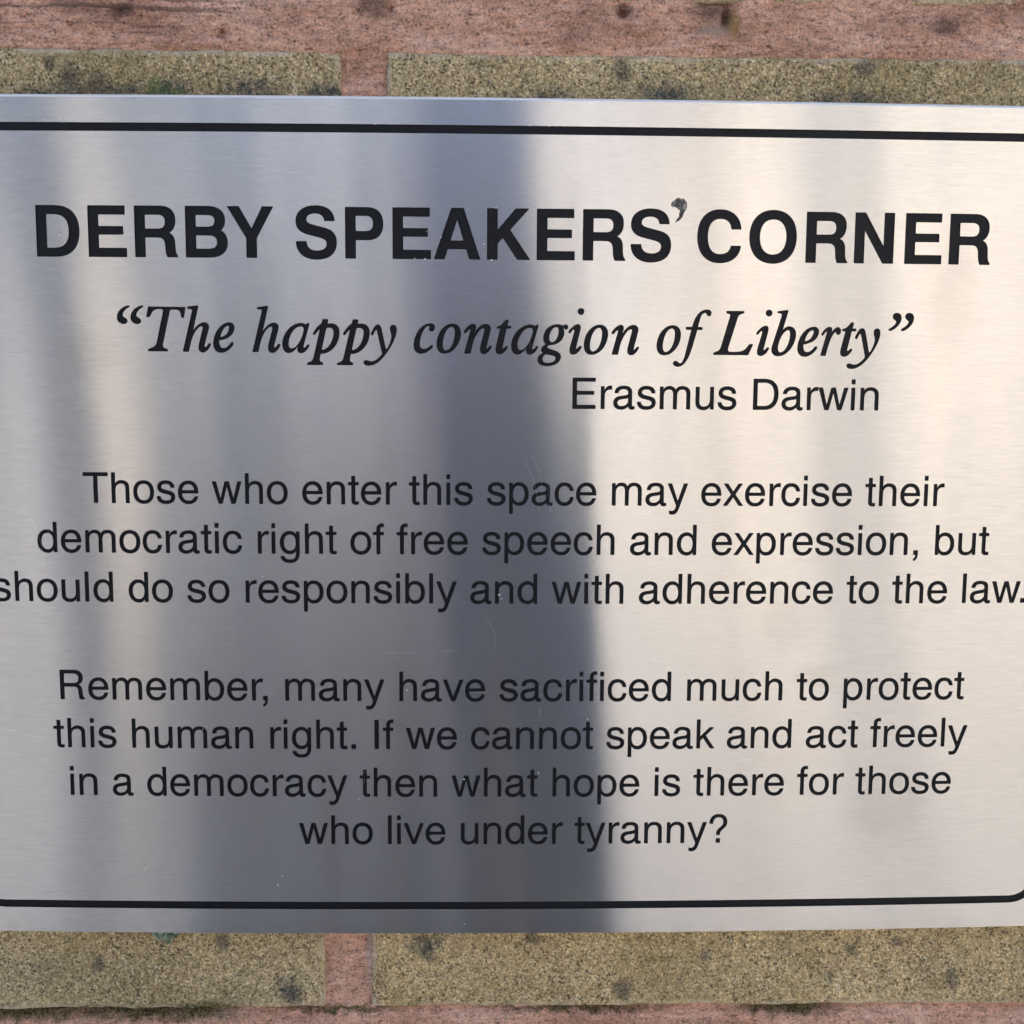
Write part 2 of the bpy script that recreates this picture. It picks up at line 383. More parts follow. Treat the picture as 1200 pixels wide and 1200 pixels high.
# local frame: x along the wall, +y towards the plaque
body = [(0, 0, .96, (.15, .11)), (0, 0, 1.12, (.14, .10)), (0, .0, 1.30, (.16, .11)), (.02, 0, 1.42, (.12, .09)), (.06, .01, 1.53, .05), (.085, .03, 1.63, (.062, .08)), (.09, .03, 1.72, (.06, .075)),
        (-.09, 0, .90, .09), (-.10, .02, .50, .06), (-.10, -.02, .09, .042), (-.10, .12, .03, .035),
        (.09, 0, .90, .09), (.10, .02, .50, .06), (.10, -.02, .09, .042), (.10, .12, .03, .035),
        (-.18, 0, 1.43, .055), (-.33, .02, 1.20, .042), (-.14, .36, 1.28, .030), (.07, .47, 1.41, .018),
        (.155, 0, 1.35, .05), (.135, .08, 1.15, .038), (.05, .36, 1.30, .030), (.11, .46, 1.42, .022)]
ed = [(0,1),(1,2),(2,3),(3,4),(4,5),(5,6),(0,7),(7,8),(8,9),(9,10),(0,11),(11,12),(12,13),(13,14),(3,15),(15,16),(16,17),(17,18),(3,19),(19,20),(20,21),(21,22)]
skin('body', body, ed, skin_m, per)
coat = [(0, 0, .84, (.20, .14)), (0, 0, 1.10, (.205, .125)), (0, 0, 1.25, (.205, .13)), (0.01, 0, 1.32, (.13, .095)), (-.19, 0, 1.42, .068), (-.335, .02, 1.19, .045), (-.15, .33, 1.26, .038),
        (.155, 0, 1.30, .062), (.135, .08, 1.14, .048), (.05, .34, 1.29, .04)]
skin('coat', coat, [(0,1),(1,2),(2,3),(3,4),(4,5),(5,6),(3,7),(7,8),(8,9)], coat_m, per)
skin('trousers', [(0, 0, .93, (.17, .12)), (-.10, 0, .86, .105), (-.11, .02, .50, .09), (-.11, -.02, .08, .075), (.10, 0, .86, .105), (.11, .02, .50, .09), (.11, -.02, .08, .075)],
     [(0,1),(1,2),(2,3),(0,4),(4,5),(5,6)], jeans_m, per)
skin('hair', [(.085, -.01, 1.69, (.067, .075)), (.09, .0, 1.76, (.062, .07)), (.09, .02, 1.79, .045)], [(0,1),(1,2)], hair_m, per)
for sx in (-.11, .11):
    skin('shoe', [(sx, -.03, .045, .05), (sx, .08, .04, .048), (sx, .17, .03, .035)], [(0,1),(1,2)], shoe_m, per, 1)
bm = bmesh.new(); box(bm, -.215, -.09, .125, .150, .84, 1.36, .012); bm_obj('jersey_front', bm, jersey_m, per)
bm = bmesh.new(); box(bm, -.088, .035, .125, .146, .84, 1.34, .012); bm_obj('lining', bm, midtone_m, per)  # grey panel added to grade the mirrored coat from pale to dark
for xa, xb, mm_ in ((-.03, -.015, streak_m), (.075, .083, streak_m)):
    bm = bmesh.new(); box(bm, xa, xb, .118, .152, .92, 1.36, .004); bm_obj('strap', bm, mm_, per)  # thin strips added to break the dark reflection into faint streaks
bm = bmesh.new(); box(bm, -.022, .048, -.252, -.244, -.125, .012, .003)
ph = bm_obj('phone', bm, phone_m)
tag(ph, 'slim black phone held up facing the plaque, mirrored near its centre', 'phone')

# ================================================================ BRICK WALL
WY = 0.0085            # brick face plane; the plate stands off it on spacers
wall = empty('brick_wall', (0, WY, GZ))
tag(wall, 'weathered olive brick wall with thick pink mortar joints behind the plaque', 'wall')
RH, RL, J, PITCH = 63.3*WS, 215.0*WS, 10.0*WS, 73.3*WS
TOP0 = 68.15*WS                                     # top edge of the course behind the plaque's top rim
def fb(x, z, s): return noise.fractal(Vector((x/s, z/s, 3.7)), 1.0, 2.1, 4)

def brick_mesh_dense(x0, x1, z0, z1, seed, step=1.6):
    nx = int((x1-x0)/step); nz = int((z1-z0)/step)
    verts, faces, arr = [], [], []
    def yat(x, z):
        dx = min(x-x0, x1-x); dz = min(z-z0, z1-z); d = min(dx, dz)
        rr = 0.9+0.5*noise.noise(Vector((x/9, z/9, seed)))
        y = 0.0
        if d < rr: y += (rr-math.sqrt(max(0, rr*rr-(rr-d)**2)))*0.85
        y += 0.55*fb(x+seed*31, z, 26) + 0.28*fb(x, z+seed*17, 4.5)
        return y
    fx = [0, .35, .9] + [1.6+(x1-x0-3.2)*i/nx for i in range(nx+1)] + [x1-x0-.9, x1-x0-.35, x1-x0]
    fz = [0, .35, .9] + [1.6+(z1-z0-3.2)*i/nz for i in range(nz+1)] + [z1-z0-.9, z1-z0-.35, z1-z0]
    NX, NZ = len(fx), len(fz)
    for zz in fz:
        for xx in fx:
            x, z = x0+xx, z0+zz
            wx = 0.45*noise.noise(Vector((z/5, seed, x/40))) if 0 < xx < x1-x0 else 0.5*noise.noise(Vector((z/5, seed, 1)))
            wz = 0.45*noise.noise(Vector((x/6, seed, z/40)))
            verts.append(((x+wx)*MM, yat(x, z)*MM, (z+wz)*MM))
            d = min(zz, z1-z0-zz, xx, x1-x0-xx); arr.append(1.0 if d < .6 else (0.55 if d < 1.0 else 0.0))
    for j in range(NZ-1):
        for i in range(NX-1):
            a = j*NX+i; faces.append((a, a+1, a+NX+1, a+NX))
    b = len(verts)                                       # body behind
    loop = [i for i in range(NX)] + [j*NX+NX-1 for j in range(1, NZ)] + [(NZ-1)*NX+i for i in range(NX-2, -1, -1)] + [j*NX for j in range(NZ-2, 0, -1)]
    for k in loop: v = verts[k]; verts.append((v[0], 0.1, v[2])); arr.append(0)
    n = len(loop)
    for k in range(n): faces.append((loop[(k+1) % n], loop[k], b+k, b+(k+1) % n))
    faces.append([b+k for k in range(n)][::-1])
    return verts, faces, arr

plain = []
for s in range(4):
    bm = bmesh.new(); box(bm, 0, RL*MM, 0, 0.1, 0, RH*MM, 0.0015)
    for v in bm.verts:
        v.co += Vector((random.uniform(-.4, .4), random.uniform(-.3, .4), random.uniform(-.4, .4)))*MM
    me = bpy.data.meshes.new('brick'); bm.to_mesh(me); bm.free(); me.materials.append(BRICK); plain.append(me)

for k in range(-11, 20):                                  # course k=0 has its top at TOP0
    zt = TOP0-k*PITCH
    if (zt-RH) < GZ*1000+2: break
    # vertical joints: centre -26.3 on even courses above, -31.5 on the course below the plaque
    if k == 0: jc = -26.3
    elif k == 2: jc = -31.6
    elif k % 2: jc = -26.3+112.5+random.uniform(-4, 4)
    else: jc = -28+random.uniform(-4, 4)
    jc *= WS
    jw = (10.6 if k == 2 else 9.6)*WS
    for i in range(-4, 4):
        x0 = jc+i*225*WS+jw/2; x1 = x0+225*WS-jw
        if k in (-1, 0, 2, 3) and x1 > -125 and x0 < 135:
            zlo, zhi = zt-RH+(.9 if k == -1 else 0), zt
            v, f, arr = brick_mesh_dense(x0, x1, zlo, zhi, k*7+i+20)
            o = mesh_obj('brick', v, f, BRICK, wall, True)
            at = o.data.attributes.new('arris', 'FLOAT', 'POINT'); at.data.foreach_set('value', arr)
            o.location = (0, 0, -GZ)
        else:
            o = bpy.data.objects.new('brick', random.choice(plain)); C.objects.link(o); o.parent = wall
            o.location = (x0*MM, random.uniform(0, .0005), (zt-RH)*MM-GZ)
TOPZ = (TOP0+11*PITCH+6)*MM
# mortar: core slab + dense weathered skin near the plaque
bm = bmesh.new()
box(bm, -0.915*WS, 0.865*WS, 0.0035, 0.098, 0.0, TOPZ-GZ)
mcore = bm_obj('mortar', bm, MORTAR, wall)
vs, fs = [], []
def sst(a, b, x): t = max(0.0, min(1.0, (x-a)/(b-a))); return t*t*(3-2*t)
def mort(x, z):
    y = 1.1 + 0.60*fb(x, z*2.2, 9) + 0.42*fb(x, z*2.0, 2.2) + 0.25*fb(x, z*1.5, 0.9)
    y -= 0.85*sst(67.0, 69.0, z)                            # buttered almost flush above the brick
    # drag lines left by the pointing trowel
    left = max(0, min(1, (-45-x)/30))*sst(70, 72, z)
    y += left*(0.55*max(0, noise.noise(Vector((x/38, z*1.15+1.2*noise.noise(Vector((x/50, 0, 0))), 2.0))))+0.3*noise.noise(Vector((x/20, z*2.6, 5))))
    y += 0.5*math.exp(-((z-68.6)/0.35)**2)*max(0, noise.noise(Vector((x/7, 3, 1)))+.15)
    for (cx, cz, r, d, st) in ((27.7, 77.2, 1.3, 3.0, 1.0), (48.9, 76.4, .8, 3.6, .36), (46, 79.6, 3.0, 2.4, 2.6), (-76.5, 76, .8, 1.4, 1), (-20.7, 77.0, .7, 2.0, .8), (-55.5, 72.0, .45, 2.0, .55), (-27.6, -126.0, .45, 1.6, 1), (91, 71.5, .6, 1.4, 1), (105, 75, 1.2, 1.2, 1), (-96, 74.5, .8, 1.0, 1)):
        q = ((x-cx)/r)**2+((z-cz)*st/r)**2
        if q < 6: y += d*math.exp(-q*1.3)
    zc = -142.75+.25*noise.noise(Vector((x/12, 2, 2)))
    y += 1.7*1.5*math.exp(-((z-zc)/0.6)**2)*max(0.12, .75+noise.noise(Vector((x/22, 0, 9))))*(1 if not -37.5 < x < -25.5 else .15)
    return y
def patch(xa, xb, za, zb, st, keep):
    nx, nz = int((xb-xa)/st), int((zb-za)/st); idx = {}
    def vid(i, j):
        if (i, j) not in idx:
            x, z = xa+(xb-xa)*i/nx, za+(zb-za)*j/nz
            idx[(i, j)] = len(vs); vs.append((x*WS*MM, min(3.3, mort(x, z))*MM, z*WS*MM))
        return idx[(i, j)]
    for j in range(nz):
        for i in range(nx):
            x, z = xa+(xb-xa)*(i+.5)/nx, za+(zb-za)*(j+.5)/nz
            if keep(x, z): fs.append((vid(i, j), vid(i+1, j), vid(i+1, j+1), vid(i, j+1)))
patch(-140, 140, 50, 80.5, .55, lambda x, z: z > 66.6 or -33 < x < -19.5)
patch(-140, 140, -154.0, -115, .55, lambda x, z: z < -140.4 or -39 < x < -24)
mo = mesh_obj('mortar', vs, fs, MORTAR, wall, True); mo.location = (0, 0, -GZ)

# ================================================================ GLYPHS
SANS = {
'E': "M86 0 L86 718 L613 718 L613 636 L180 636 L180 410 L583 410 L583 331 L180 331 L180 84 L616 84 L616 0 Z",
'T': "M14 718 L597 718 L597 636 L352 636 L352 0 L259 0 L259 636 L14 636 Z",
'I': "M91 0 L91 718 L188 718 L188 0 Z",
'D': "M86 0 L86 718 L350 718 C560 718 674 590 674 365 C674 130 555 0 350 0 Z M179 636 L179 82 L338 82 C500 82 577 175 577 362 C577 545 500 636 338 636 Z",
'R': "M88 0 L88 718 L425 718 C555 718 632 650 632 535 C632 450 595 392 520 362 C585 335 610 290 613 195 C616 95 622 48 668 22 L668 0 L560 0 C538 30 528 70 525 190 C522 280 490 312 400 312 L181 312 L181 0 Z M181 636 L181 394 L408 394 C492 394 535 435 535 517 C535 600 492 636 408 636 Z",
'a': "M530 57 L530 3 C512 -8 492 -14 470 -14 C420 -14 392 12 385 62 C335 12 282 -15 215 -15 C108 -15 36 46 36 140 C36 228 88 280 190 296 L305 313 C362 321 382 335 382 372 L382 385 C382 436 345 464 272 464 C195 464 155 434 150 373 L65 373 C68 480 145 538 275 538 C400 538 466 488 466 394 L466 98 C466 68 478 56 503 56 C510 56 520 56 530 57 Z M382 262 C355 246 325 242 240 231 C160 220 124 192 124 142 C124 92 162 60 225 60 C312 60 382 118 382 190 Z",
'b': "M58 0 L58 718 L142 718 L142 458 C175 512 225 538 287 538 C425 538 517 425 517 268 C517 100 425 -15 285 -15 C222 -15 172 12 137 70 L137 0 Z M280 461 C190 461 141 385 141 262 C141 138 190 62 280 62 C370 62 428 138 428 262 C428 385 370 461 280 461 Z",
'c': "M471 348 C460 472 378 538 260 538 C112 538 30 430 30 258 C30 90 115 -15 258 -15 C385 -15 465 60 477 188 L392 188 C382 108 335 62 260 62 C165 62 117 135 117 260 C117 388 168 461 260 461 C330 461 375 422 386 348 Z",
'd': "M499 0 L499 718 L415 718 L415 458 C382 512 332 538 270 538 C132 538 40 425 40 268 C40 100 132 -15 272 -15 C335 -15 385 12 420 70 L420 0 Z M277 461 C367 461 416 385 416 262 C416 138 367 62 277 62 C187 62 129 138 129 262 C129 385 187 461 277 461 Z",
'e': "M516 240 L129 240 C130 125 190 60 285 60 C358 60 405 98 424 164 L508 164 C488 55 405 -15 282 -15 C132 -15 40 90 40 255 C40 425 138 538 285 538 C430 538 516 430 516 265 Z M131 308 L425 308 C420 400 362 462 282 462 C200 462 138 400 131 308 Z",
'f': "M93 0 L93 455 L14 455 L14 523 L93 523 L93 585 C93 680 145 728 225 728 C238 728 250 727 262 724 L262 649 C252 652 243 653 233 653 C196 653 177 635 177 592 L177 523 L262 523 L262 455 L177 455 L177 0 Z",
'g': "M499 524 L499 20 C499 -140 420 -220 268 -220 C140 -220 62 -165 52 -62 L138 -62 C148 -118 190 -148 270 -148 C370 -148 415 -100 415 0 L415 72 C380 18 332 -10 270 -10 C130 -10 40 100 40 258 C40 425 130 538 272 538 C335 538 385 510 420 452 L420 524 Z M277 461 C187 461 129 385 129 262 C129 140 187 66 277 66 C367 66 415 140 415 262 C415 385 367 461 277 461 Z",
'h': "M76 0 L76 718 L160 718 L160 452 C195 510 245 538 305 538 C415 538 491 480 491 365 L491 0 L407 0 L407 340 C407 420 370 464 298 464 C215 464 160 405 160 300 L160 0 Z",
'i': "M67 0 L67 523 L151 523 L151 0 Z M67 612 L67 718 L151 718 L151 612 Z",
'k': "M67 0 L67 718 L151 718 L151 292 L378 523 L486 523 L284 322 L501 0 L399 0 L224 264 L151 193 L151 0 Z",
'l': "M67 0 L67 718 L151 718 L151 0 Z",
'm': "M65 0 L65 524 L143 524 L143 452 C178 510 228 538 288 538 C350 538 402 512 427 450 C462 508 512 538 578 538 C690 538 769 480 769 372 L769 0 L685 0 L685 345 C685 425 650 464 586 464 C510 464 459 410 459 315 L459 0 L375 0 L375 345 C375 425 340 464 276 464 C200 464 149 410 149 315 L149 0 Z",
'n': "M65 0 L65 524 L144 524 L144 450 C180 510 235 538 296 538 C410 538 491 480 491 365 L491 0 L407 0 L407 335 C407 420 370 464 294 464 C210 464 149 405 149 290 L149 0 Z",
'o': "M278 538 C428 538 521 430 521 262 C521 92 428 -15 278 -15 C128 -15 35 92 35 262 C35 430 128 538 278 538 Z M278 461 C178 461 122 385 122 262 C122 138 178 62 278 62 C378 62 434 138 434 262 C434 385 378 461 278 461 Z",
'p': "M58 -207 L58 524 L137 524 L137 452 C172 510 222 538 285 538 C425 538 517 425 517 265 C517 95 425 -15 287 -15 C225 -15 175 12 142 66 L142 -207 Z M280 461 C190 461 141 385 141 262 C141 138 190 62 280 62 C370 62 428 138 428 262 C428 385 370 461 280 461 Z",
'r': "M77 0 L77 524 L154 524 L154 429 L156 429 C188 495 235 538 300 538 C312 538 323 537 332 534 L332 449 C320 452 308 453 292 453 C210 453 161 402 161 300 L161 0 Z",
's': "M452 372 L367 372 C362 430 320 461 250 461 C178 461 138 434 138 390 C138 350 165 333 235 316 L320 295 C420 271 464 228 464 148 C464 50 382 -15 250 -15 C115 -15 40 45 32 163 L117 163 C122 95 165 62 255 62 C335 62 376 92 376 140 C376 178 350 198 290 213 L205 234 C95 261 50 305 50 382 C50 476 128 538 250 538 C375 538 448 478 452 372 Z",
't': "M93 669 L177 669 L177 523 L257 523 L257 455 L177 455 L177 105 C177 72 190 62 222 62 C235 62 247 63 257 66 L257 -3 C240 -6 218 -9 198 -9 C130 -9 93 20 93 90 L93 455 L14 455 L14 523 L93 523 Z",
'u': "M489 523 L489 0 L410 0 L410 74 C375 14 320 -15 255 -15 C142 -15 68 45 68 155 L68 523 L152 523 L152 180 C152 100 188 60 262 60 C348 60 405 118 405 230 L405 523 Z",
'v': "M205 0 L8 523 L102 523 L251 101 L400 523 L492 523 L297 0 Z",
'w': "M14 523 L108 523 L210 120 L312 523 L412 523 L514 120 L616 523 L709 523 L561 0 L467 0 L361 403 L256 0 L162 0 Z",
'x': "M11 0 L200 269 L22 523 L122 523 L250 331 L376 523 L474 523 L298 273 L490 0 L389 0 L250 208 L110 0 Z",
'y': "M11 523 L105 523 L252 108 L396 523 L489 523 L285 -60 C248 -165 205 -214 122 -214 C95 -214 72 -210 55 -203 L55 -124 C75 -130 92 -133 112 -133 C160 -133 185 -112 205 -52 L220 -8 Z",
',': "M87 0 L87 106 L191 106 L191 10 C191 -80 155 -135 87 -147 L87 -100 C120 -92 138 -60 139 0 Z",
'.': "M87 0 L87 106 L191 106 L191 0 Z",
'?': "M232 197 L232 232 C232 300 260 335 320 385 C380 435 402 468 402 530 C402 605 355 650 280 650 C198 650 145 595 141 487 L56 487 C60 640 145 727 283 727 C410 727 492 650 492 532 C492 455 462 405 390 345 C335 300 318 275 318 220 L318 197 Z M227 0 L227 106 L325 106 L325 0 Z",
}
SW = dict(zip("abcdefghijklmnopqrstuvwxyz", [556,556,500,556,556,278,556,556,222,222,500,222,833,556,556,556,556,333,500,278,556,500,722,500,500,500]))
SW.update({'T':611,'R':722,'E':667,'D':722,'I':278,',':278,'.':278,'?':556,' ':278})
BOLD = {
'D': "M76 0 L76 718 L350 718 C575 718 690 590 690 362 C690 125 560 0 350 0 Z M226 593 L226 125 L320 125 C468 125 538 200 538 362 C538 520 463 593 330 593 Z",
'E': "M76 0 L76 718 L604 718 L604 592 L226 592 L226 431 L575 431 L575 312 L226 312 L226 128 L619 128 L619 0 Z",
'R': "M76 0 L76 718 L440 718 C580 718 657 645 657 525 C657 435 628 380 566 342 C625 318 646 270 648 180 C650 95 655 45 684 24 L684 0 L535 0 C515 32 507 80 504 160 C500 245 472 276 390 276 L226 276 L226 0 Z M226 592 L226 399 L400 399 C475 399 508 432 508 496 C508 562 475 592 400 592 Z",
'B': "M76 0 L76 718 L395 718 C548 718 640 645 640 528 C640 455 616 408 576 382 C640 352 672 292 672 210 C672 75 575 0 412 0 Z M226 592 L226 430 L388 430 C455 430 490 456 490 512 C490 568 455 592 388 592 Z M226 308 L226 123 L402 123 C480 123 521 155 521 215 C521 277 480 308 402 308 Z",
'Y': "M262 0 L262 275 L-5 718 L166 718 L340 412 L492 718 L652 718 L412 275 L412 0 Z",
'S': "M592 521 C585 665 492 737 322 737 C155 737 42 655 42 518 C42 412 100 358 222 328 L378 289 C448 270 476 248 476 203 C476 143 425 108 340 108 C245 108 196 155 192 238 L40 238 C43 80 148 -19 330 -19 C520 -19 620 75 620 222 C620 337 566 398 452 427 L288 468 C222 486 194 505 194 542 C194 594 242 624 318 624 C395 624 438 590 446 521 Z",
'P': "M76 0 L76 718 L390 718 C535 718 616 630 616 488 C616 345 535 258 395 258 L226 258 L226 0 Z M226 596 L226 385 L370 385 C438 385 470 420 470 490 C470 560 438 596 370 596 Z",
'A': "M20 0 L268 718 L444 718 L682 0 L522 0 L478 142 L218 142 L172 0 Z M258 262 L442 262 L352 550 Z",
'K': "M76 0 L76 718 L226 718 L226 420 L480 718 L674 718 L404 418 L692 0 L504 0 L298 305 L226 225 L226 0 Z",
'C': "M676 458 C662 630 548 737 370 737 C165 737 44 595 44 358 C44 125 165 -19 368 -19 C545 -19 664 75 675 228 L530 228 C518 150 463 108 373 108 C258 108 196 200 196 360 C196 520 262 604 372 604 C465 604 522 555 530 458 Z",
'O': "M389 737 C600 737 728 590 728 359 C728 128 600 -19 386 -19 C172 -19 44 128 44 359 C44 590 172 737 389 737 Z M386 604 C264 604 196 510 196 359 C196 208 264 110 386 110 C508 110 578 208 578 359 C578 510 508 604 386 604 Z",
'N': "M76 0 L76 718 L228 718 L500 248 L500 718 L650 718 L650 0 L492 0 L222 462 L222 0 Z",
}
# heading letters: left edge of each in mm
BOLD_POS = [('D',-93.09),('E',-82.42),('R',-72.87),('B',-62.45),('Y',-53.89),('S',-39.87),('P',-29.73),('E',-20.02),('A',-11.57),('K',-0.62),('E',9.6),('R',19.11),('S',28.99),('C',42.8),('O',53.65),('R',65.53),('N',75.74),('E',86.42),('R',95.86)]
# italic glyphs, y down, with (x of left edge, baseline)
ITAL = {
'T': (251, 402, "M258 402 C254 396 258 388 266 383 L290 376 C305 368 312 360 318 345 L368 128 C372 112 365 108 350 108 L325 108 C305 112 290 128 278 158 C272 168 252 168 252 158 L266 92 L522 94 C526 96 525 100 524 106 L514 164 C510 172 496 170 495 162 C492 130 485 112 460 112 L430 112 C420 112 417 118 415 126 L362 352 C358 370 365 378 378 383 L390 386 C398 390 396 402 390 403 Z"),
'h': (503, 404, "M504 400 L572 130 C576 114 571 108 560 108 L546 107 C538 104 540 95 547 93 L610 84 C617 84 618 88 617 94 L579 258 C605 222 632 200 658 200 C688 202 694 225 686 252 L656 358 C654 368 656 373 662 373 C668 372 676 362 683 350 C690 342 702 347 699 358 C686 388 668 409 642 411 C616 411 608 388 616 352 L644 250 C648 234 644 228 634 228 C615 230 590 262 570 310 C560 340 552 375 546 400 C545 405 543 406 538 406 L508 406 Z"),
'e': (717, 404, "M858 342 C850 334 845 338 840 344 C822 368 805 380 788 380 C768 380 758 362 760 326 C815 318 866 290 868 240 C870 214 855 200 830 200 C775 200 722 270 718 340 C715 385 735 412 772 412 C805 412 838 385 856 358 C859 350 860 346 858 342 Z M768 304 C775 262 798 228 820 224 C832 224 835 235 828 252 C820 280 798 300 768 304 Z"),
'a': (243, 408, "M434 214 C436 206 430 204 424 206 L408 214 C396 207 384 205 370 205 C302 208 243 285 243 350 C243 392 260 415 286 415 C315 414 335 392 350 366 L348 378 C344 400 352 415 375 415 C400 413 418 392 432 365 C434 354 424 350 418 358 C410 370 402 378 396 378 C390 378 390 370 392 362 Z M372 228 C390 228 398 238 393 262 C385 305 350 380 310 384 C292 384 286 368 287 345 C288 300 325 230 372 228 Z"),
'p': (415, 408, "M415 490 C418 480 425 478 435 476 C450 470 455 462 460 448 L508 250 C500 250 485 270 475 285 C465 290 458 284 460 276 C480 240 505 215 520 208 L528 182 C530 178 535 177 542 177 L562 178 C568 180 567 184 566 190 L562 208 C580 207 585 207 595 207 C630 210 648 235 645 280 C640 350 590 410 530 418 C522 418 518 418 512 417 L505 450 C502 465 505 470 515 476 C525 478 530 484 527 494 C525 497 522 497 518 497 L422 497 C415 496 414 494 415 490 Z M552 246 L520 384 C522 392 528 392 535 390 C575 375 602 320 604 270 C604 245 590 236 570 236 C560 236 554 238 552 246 Z"),
'y': (817, 408, "M872 285 C868 278 870 270 875 262 C888 235 898 212 918 212 C935 213 940 228 945 250 L972 378 C975 385 980 382 984 376 C1000 348 1010 320 1012 295 C1013 270 998 250 1003 230 C1008 214 1025 210 1038 216 C1050 225 1052 245 1047 270 C1035 330 990 400 955 440 C925 475 890 500 850 500 C828 500 815 490 816 476 C818 462 832 458 845 464 C860 470 870 472 885 468 C905 462 930 440 945 418 L944 405 L912 258 C908 245 902 250 896 262 L886 284 C880 290 875 290 872 285 Z"),
'c': (27, 421, "M160 368 C164 376 160 382 155 388 C130 412 105 427 75 427 C42 426 25 400 28 355 C35 280 85 215 145 214 C170 214 180 228 176 248 C172 270 155 275 142 268 C128 260 140 244 138 238 C135 230 122 232 112 242 C88 268 72 320 70 355 C69 382 82 395 102 394 C120 392 135 380 148 368 C152 364 158 363 160 368 Z"),
'o': (189, 421, "M300 215 C340 215 362 240 360 290 C355 360 305 426 245 426 C208 426 188 400 190 350 C195 275 245 215 300 215 Z M296 237 C260 237 236 300 233 355 C231 385 240 404 255 404 C290 402 316 340 318 285 C320 255 312 238 296 237 Z"),
'n': (381, 421, "M385 418 L425 270 C430 252 425 250 415 258 L398 278 C390 285 380 278 382 268 C400 235 430 215 448 215 C465 217 470 232 465 252 L458 275 C480 240 505 216 535 215 C565 216 575 238 568 265 L540 378 C538 388 542 390 548 386 L562 370 C568 364 578 368 576 378 C562 405 545 427 520 427 C495 426 490 402 498 370 L525 262 C528 248 522 244 512 246 C490 252 462 300 450 335 C440 365 435 395 430 418 C429 423 426 424 420 424 L390 424 C386 424 384 422 385 418 Z"),
't': (603, 421, "M612 238 C612 232 620 230 630 228 C650 218 662 200 672 188 C680 182 694 184 694 192 L685 228 L708 228 C714 230 714 245 708 246 L680 247 L652 378 C650 388 655 390 662 384 L675 372 C682 366 690 372 688 380 C672 408 655 427 630 427 C605 426 600 405 606 375 L635 247 L618 247 C612 246 611 242 612 238 Z"),
'g': (899, 421, "M1112 225 C1116 240 1108 252 1098 252 C1088 250 1088 240 1080 240 C1086 255 1088 270 1086 285 C1078 330 1040 358 990 360 C975 362 968 366 968 374 C970 384 990 388 1010 394 C1050 405 1068 425 1064 450 C1056 490 1010 508 960 508 C920 506 898 490 900 460 C904 435 920 425 938 416 C925 408 922 396 926 384 C932 368 948 358 958 354 C942 345 938 325 940 300 C945 250 985 215 1040 214 C1055 215 1065 218 1075 224 C1090 215 1108 214 1112 225 Z M1030 234 C1003 235 982 270 981 305 C980 328 988 340 1002 340 C1028 338 1045 300 1047 265 C1048 245 1042 234 1030 234 Z M962 424 C945 430 935 442 935 458 C936 478 950 486 972 486 C1000 485 1022 474 1026 456 C1028 442 1018 436 1000 433 C985 430 972 428 962 424 Z"),
'i': (393, 425, "M396 275 C394 268 398 262 404 256 C425 230 445 217 462 217 C480 219 484 235 478 258 L450 380 C449 390 452 392 458 386 L472 372 C480 365 490 370 488 380 C472 410 452 430 428 430 C402 429 400 405 407 375 L436 270 C438 252 432 252 424 258 L410 276 C404 282 398 280 396 275 Z M481 105 C494 105 504 115 504 128 C504 141 494 151 481 151 C468 151 458 141 458 128 C458 115 468 105 481 105 Z"),
'f': (174, 425, "M438 125 C442 145 430 156 420 154 C405 150 408 140 402 132 C390 128 375 135 368 150 C360 170 352 200 346 230 L372 230 C380 232 380 248 373 250 L342 250 L308 375 C285 455 255 510 210 510 C185 509 172 495 175 482 C180 468 198 465 208 475 C215 485 228 490 236 482 C250 465 258 430 265 400 L300 250 L266 249 C258 247 258 232 266 230 L305 229 C320 160 355 108 405 107 C425 107 435 115 438 125 Z"),
'L': (457, 427, "M457 418 C457 412 463 408 470 406 C495 398 503 392 510 370 L568 160 C572 145 570 142 558 138 L545 134 C540 130 542 118 548 118 L665 118 C672 120 671 130 665 133 C640 140 630 146 625 160 L562 375 C556 398 562 404 580 405 C640 406 665 405 690 378 C700 365 706 355 714 350 C724 346 738 348 737 356 L708 420 C706 426 704 427 698 427 L463 426 C458 426 456 422 457 418 Z"),
'b': (22, 431, "M60 132 C56 126 60 122 66 120 L128 112 C136 112 137 118 135 125 L100 252 C115 235 130 226 148 226 C182 228 200 255 195 300 C185 375 130 437 72 437 C35 436 18 408 25 375 L88 160 C92 142 90 138 80 136 Z M140 252 C112 255 88 295 75 340 C66 375 66 410 88 411 C120 410 150 350 154 295 C155 268 150 252 140 252 Z"),
'r': (370, 431, "M370 425 L408 280 C412 262 410 254 402 262 L388 284 C380 292 370 288 372 278 C385 250 408 228 428 227 C445 228 450 240 446 258 L443 270 C455 245 475 228 490 228 C508 230 514 250 508 270 C502 286 485 288 480 276 C478 266 474 262 466 268 C440 290 420 370 408 425 C407 431 404 432 398 432 L376 431 C371 431 369 429 370 425 Z"),
'<': (46, 402, "M133 86 C137 89 137 94 130 98 C105 110 88 130 85 152 C87 162 95 166 105 172 C118 180 121 192 116 202 C108 214 88 218 70 208 C50 197 42 178 47 155 C55 120 85 95 122 85 Z M228 86 C232 89 232 94 225 98 C200 110 183 130 180 152 C182 162 190 166 200 172 C213 180 216 192 211 202 C203 214 183 218 165 208 C145 197 137 178 142 155 C150 120 180 95 217 85 Z"),
'>': (843, 431, "M845 250 C840 244 842 238 850 234 C875 222 890 205 895 190 C895 180 885 176 878 170 C866 160 866 140 878 130 C892 120 915 124 925 138 C938 160 930 190 912 212 C895 232 872 248 856 252 Z M935 250 C930 244 932 238 940 234 C965 222 980 205 985 190 C985 180 975 176 968 170 C956 160 956 140 968 130 C982 120 1005 124 1015 138 C1028 160 1020 190 1002 212 C985 232 962 248 946 252 Z"),
}
